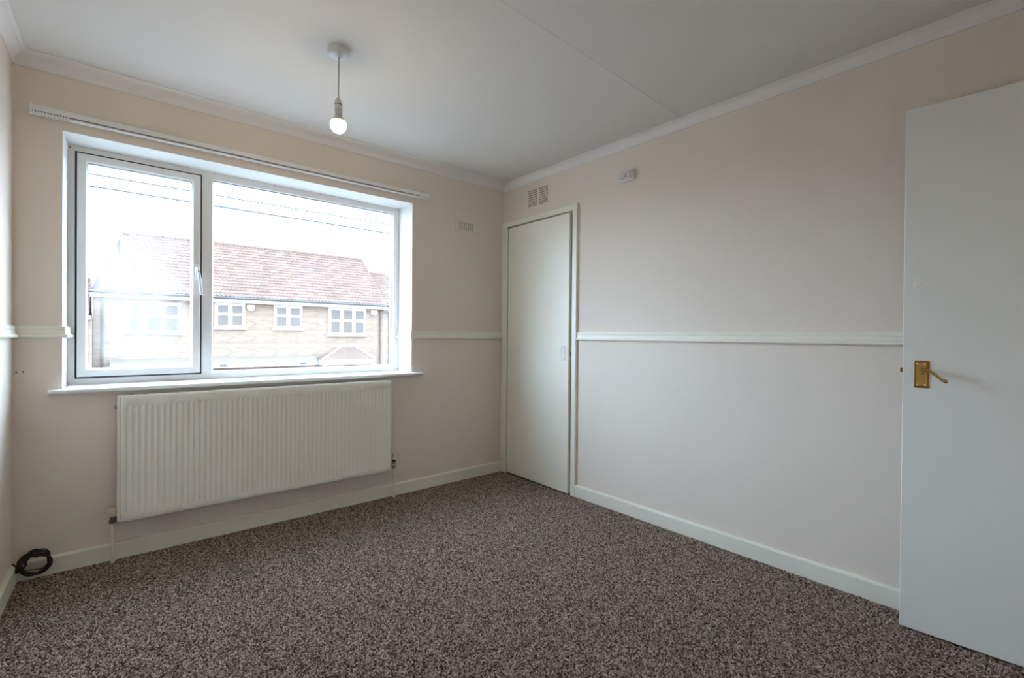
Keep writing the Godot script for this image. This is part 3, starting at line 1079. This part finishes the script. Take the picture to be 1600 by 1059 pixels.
func roof_tiles(house: Node3D, x0: float, x1: float, ye: float, ze: float, yr: float, zr: float, hip := 0.0) -> void:
	# front slope laid with double-roll tiles in courses, from the eaves up
	var slope := Vector3(0, yr - ye, zr - ze)
	var length := slope.length()
	var up := slope / length
	var nrm := Vector3.RIGHT.cross(up).normalized()
	if nrm.y < 0:
		nrm = -nrm
	var tw := 0.30
	var gauge := length / 18.0
	var st := new_st()
	st.set_smooth_group(1)
	var prev := []
	for i in 13:       # two rolls and two pans across one tile
		var t := i / 12.0
		var hgt := 0.012 + 0.032 * pow(maxf(0.0, sin(TAU * t * 2.0 + 0.4)), 1.2)
		var col := [Vector3((t - 0.5) * tw, 0, 0), Vector3((t - 0.5) * tw, hgt + 0.022, 0), Vector3((t - 0.5) * tw, hgt, -gauge * 1.12)]
		if prev:
			st.set_smooth_group(-1)
			quad(st, prev[0], col[0], col[1], prev[1])
			st.set_smooth_group(1)
			quad(st, prev[1], col[1], col[2], prev[2])
		prev = col
	st.generate_normals()
	var mm := MultiMesh.new()
	mm.transform_format = MultiMesh.TRANSFORM_3D
	mm.use_colors = true
	mm.mesh = st.commit()
	var places := []
	var b := Basis(Vector3.RIGHT, nrm, Vector3.RIGHT.cross(nrm))
	for row in 18:
		var at := row * gauge
		var xl := x0 + hip * at / length
		var n := int((x1 - xl) / tw)
		for i in n:
			places.append(Transform3D(b, Vector3(x1 - (i + 0.5) * tw, ye, ze) + up * at))
	mm.instance_count = places.size()
	for i in places.size():
		mm.set_instance_transform(i, places[i])
		var v := rng.randf_range(0.85, 1.15)
		mm.set_instance_color(i, Color(v, v * rng.randf_range(0.94, 1.03), v * rng.randf_range(0.94, 1.03)))
	var o := MultiMeshInstance3D.new()
	o.name = "roof_tiles"
	o.multimesh = mm
	o.material_override = mats["tile cover"]
	o.set_meta("kind", "stuff")
	house.add_child(o, true)

func roof_body(house: Node3D, x0: float, x1: float, ye: float, ze: float, yr: float, zr: float, hip: float) -> void:
	var zb := 2.0 * zr - ze
	var st := new_st()
	var a := Vector3(x0, ye, ze)
	var b := Vector3(x1, ye, ze)
	var c := Vector3(x1, yr, zr)
	var d := Vector3(x0 + hip, yr, zr)
	var e := Vector3(x0, ye, zb)
	var f := Vector3(x1, ye, zb)
	quad(st, a, b, c, d)
	quad(st, f, e, d, c)
	tri(st, e, a, d)
	tri(st, b, f, c)
	quad(st, a, e, f, b)
	obj("roof", st, "roof under", house)
	var x := x0 + hip
	while x < x1 - 0.1:
		st = new_st()
		tube(st, [Vector3(x, yr + 0.02, zr), Vector3(minf(x + 0.44, x1), yr + 0.02, zr)], 0.11, 10)
		obj("ridge_tile", st, "roof tile", house)
		x += 0.45

func build_outside() -> void:
	var tc: StandardMaterial3D = mats["roof tile"].duplicate()
	tc.vertex_color_use_as_albedo = true
	tc.resource_name = "tile cover"
	mats["tile cover"] = tc
	var G := -2.65
	var g := bx("ground", Vector3(-60, G - 0.3, -70), Vector3(60, G, -0.31), "asphalt", self, 0.0)
	tag(g, "grey street surface far below the window", "street", "", "structure")
	# the house opposite
	var h := thing("house", "wide buff brick house with a pinkish tiled roof and white windows across the street", "house", Vector3(2.7, G, -20))
	var o := Node3D.new()      # (coordinates below are world ones; the pieces are moved into the house at the end)
	o.free()
	var zf := -20.0
	bx("wall", Vector3(-2.88, G, -25.4), Vector3(8.33, 2.60, zf), "buff brick", h, 0.0)
	roof_body(h, -2.95, 8.42, 2.62, -19.62, 5.26, -22.7, 0.95)
	roof_tiles(h, -2.95, 8.42, 2.64, -19.60, 5.28, -22.7, 0.95)
	var st := new_st()
	tube(st, [Vector3(-2.97, 2.60, -19.58), Vector3(8.40, 2.60, -19.58)], 0.055, 8)
	obj("gutter", st, "gutter grey", h)
	bx("fascia", Vector3(-2.95, 2.42, -19.72), Vector3(8.40, 2.575, -19.66), "white joinery", h, 0.0)
	bx("soffit", Vector3(-2.92, 2.42, -20.0), Vector3(8.38, 2.45, -19.7), "white joinery", h, 0.0)
	far_window(h, 0.92, 2.03, 1.37, 2.40, zf, 2)
	far_window(h, 3.18, 4.38, 1.37, 2.40, zf, 2)
	far_window(h, 5.60, 7.43, 1.09, 2.40, zf, 3)
	far_window(h, -1.93, -0.25, 1.12, 2.30, zf, 3)
	st = new_st()
	tube(st, [Vector3(8.20, 2.58, -19.62), Vector3(8.20, 2.30, -19.93), Vector3(8.20, G, -19.93)], 0.04, 8)
	obj("downpipe", st, "brown pipe", h)
	st = new_st()
	tube(st, [Vector3(-2.62, 2.58, -19.62), Vector3(-2.62, 2.30, -19.93), Vector3(-2.62, G, -19.93)], 0.04, 8)
	obj("downpipe", st, "brown pipe", h)
	# hipped porch roof under the big right-hand window
	st = new_st()
	var a := Vector3(4.95, -0.05, -18.9)
	var b := Vector3(7.48, -0.05, -18.9)
	var c := Vector3(6.90, 0.50, -20.0)
	var d := Vector3(6.20, 0.50, -20.0)
	quad(st, a, b, c, d)
	tri(st, Vector3(4.95, -0.05, -20), a, d)
	tri(st, b, Vector3(7.48, -0.05, -20), c)
	quad(st, a, Vector3(4.95, -0.05, -20), Vector3(7.48, -0.05, -20), b)
	var pr := obj("porch_roof", st, "roof tile", h)
	st = new_st()
	tube(st, [d + Vector3(-0.05, 0.02, 0.06), c + Vector3(0.05, 0.02, 0.06)], 0.06, 8)
	tube(st, [d + Vector3(0, 0.02, 0.04), a + Vector3(0, 0.03, 0)], 0.05, 8)
	tube(st, [c + Vector3(0, 0.02, 0.04), b + Vector3(0, 0.03, 0)], 0.05, 8)
	obj("porch_hip", st, "white joinery", pr)
	st = new_st()
	box(st, Vector3(4.98, -0.30, -20), Vector3(7.45, -0.05, -18.93))
	obj("porch_fascia", st, "white joinery", pr)
	for x: float in [5.05, 7.32]:
		bx("porch_post", Vector3(x, G, -19.05), Vector3(x + 0.09, -0.28, -18.96), "white joinery", pr, 0.01)
	# long low canopy over the ground floor
	st = new_st()
	var e0 := Vector3(-2.4, -0.06, -19.0)
	var e1 := Vector3(4.75, -0.06, -19.0)
	quad(st, e0, e1, Vector3(4.95, 0.10, -20), Vector3(-2.4, 0.10, -20))
	tri(st, e1, Vector3(4.95, -0.06, -20), Vector3(4.95, 0.10, -20))
	tri(st, Vector3(-2.4, -0.06, -20), e0, Vector3(-2.4, 0.10, -20))
	quad(st, e0, Vector3(-2.4, -0.06, -20), Vector3(4.95, -0.06, -20), e1)
	var cn := obj("canopy", st, "lead grey", h)
	st = new_st()
	box(st, Vector3(-2.4, -0.26, -19.06), Vector3(4.75, -0.06, -18.99))
	obj("canopy_fascia", st, "white joinery", cn)
	for x: float in [0.95, 4.0]:
		st = new_st()
		box(st, Vector3(x, -0.22, -18.99), Vector3(x + 0.26, -0.12, -18.96))
		obj("canopy_vent", st, "gutter grey", cn)
	move_in(h)
	# white alarm boxes under the eaves of the house
	for i in 2:
		var x: float = [2.25, 7.87][i]
		var bxn := thing("alarm_box", ["white alarm box under the far eaves beside the left two-light window", "white alarm box under the far eaves beside the brown downpipe"][i], "alarm box", Vector3(x, 2.13, -19.955), 0, "", "alarm boxes on the house opposite")
		st = new_st()
		var pts := PackedVector2Array(arc(0.0, 0.12, 0.15, -150, -30, 6))
		pts.append_array(PackedVector2Array([Vector2(0.15, 0.10), Vector2(0.14, 0.22), Vector2(-0.14, 0.22), Vector2(-0.15, 0.10)]))
		var q := []
		for p in ccw(pts):
			q.append(Vector3(p.x, 0, -p.y))
		prism(st, q, -0.04, 0.05)
		var cs := obj("casing", st, "white joinery", bxn)
		cs.rotation.x = PI / 2
		st = new_st()
		box(st, Vector3(-0.05, -0.040, 0.01), Vector3(0.05, -0.005, 0.045), 0.005)
		obj("strobe", st, "lead grey", bxn)
	# neighbour on the right, with a lower ridge
	h = thing("house", "house adjoining the wide buff house on its right, with a lower ridge", "house", Vector3(12, G, -20))
	bx("wall", Vector3(8.34, G, -25.0), Vector3(17, 2.55, -20.08), "buff brick", h, 0.0)
	roof_body(h, 8.43, 17.2, 2.58, -19.72, 4.50, -22.3, 0.0)
	roof_tiles(h, 8.43, 17.2, 2.60, -19.70, 4.52, -22.3, 0.0)
	bx("fascia", Vector3(8.43, 2.38, -19.80), Vector3(17.2, 2.54, -19.74), "white joinery", h, 0.0)
	bx("soffit", Vector3(8.43, 2.38, -20.08), Vector3(17.1, 2.41, -19.8), "white joinery", h, 0.0)
	st = new_st()
	tube(st, [Vector3(8.76, 2.40, -19.9), Vector3(8.76, 2.2, -20.02), Vector3(8.76, G, -20.02)], 0.045, 8)
	obj("downpipe", st, "brown pipe", h)
	st = new_st()
	box(st, Vector3(8.86, G, -20.1), Vector3(9.15, 2.38, -20.03))
	obj("corner_board", st, "white joinery", h)
	far_window(h, 10.6, 12.2, 1.1, 2.2, -20.08, 3)
	move_in(h)
	# lower neighbour on the left, only a sliver shows
	h = thing("house", "low red-roofed house at the left, only a sliver showing beside the sash", "house", Vector3(-8, G, -20))
	bx("wall", Vector3(-13, G, -24.6), Vector3(-2.885, 1.68, -19.3), "buff brick", h, 0.0)
	roof_body(h, -13.2, -2.96, 1.69, -19.0, 3.15, -21.9, 0.0)
	roof_tiles(h, -13.2, -2.96, 1.71, -18.98, 3.17, -21.9, 0.0)
	bx("fascia", Vector3(-13.2, 1.57, -19.10), Vector3(-2.93, 1.70, -19.02), "white joinery", h, 0.0)
	bx("soffit", Vector3(-13.1, 1.57, -19.3), Vector3(-2.93, 1.60, -19.1), "white joinery", h, 0.0)
	far_window(h, -4.4, -3.15, 0.7, 1.4, -19.3, 2)
	far_window(h, -8.4, -6.8, 0.5, 1.4, -19.3, 3)
	move_in(h)
	# two telephone wires crossing the street
	for i in 2:
		st = new_st()
		var pts := []
		for k in 41:
			var x := lerpf(-16.0, 26.0, k / 40.0)
			pts.append(Vector3(x, [3.195, 3.380][i] + 0.00035 * (x - 0.5) * (x - 0.5), -6.0 - 0.05 * i))
		tube(st, pts, [0.0165, 0.013][i], 6)
		tag(obj("telephone_wire", st, "wire"), ["lower of the two thin wires crossing the sky outside", "upper of the two thin wires crossing the sky outside"][i], "wire", "telephone wires outside the window")

func move_in(h: Node3D) -> void:
	# pieces were given in world places: set them relative to the thing's base
	for c in h.get_children():
		c.position -= h.position
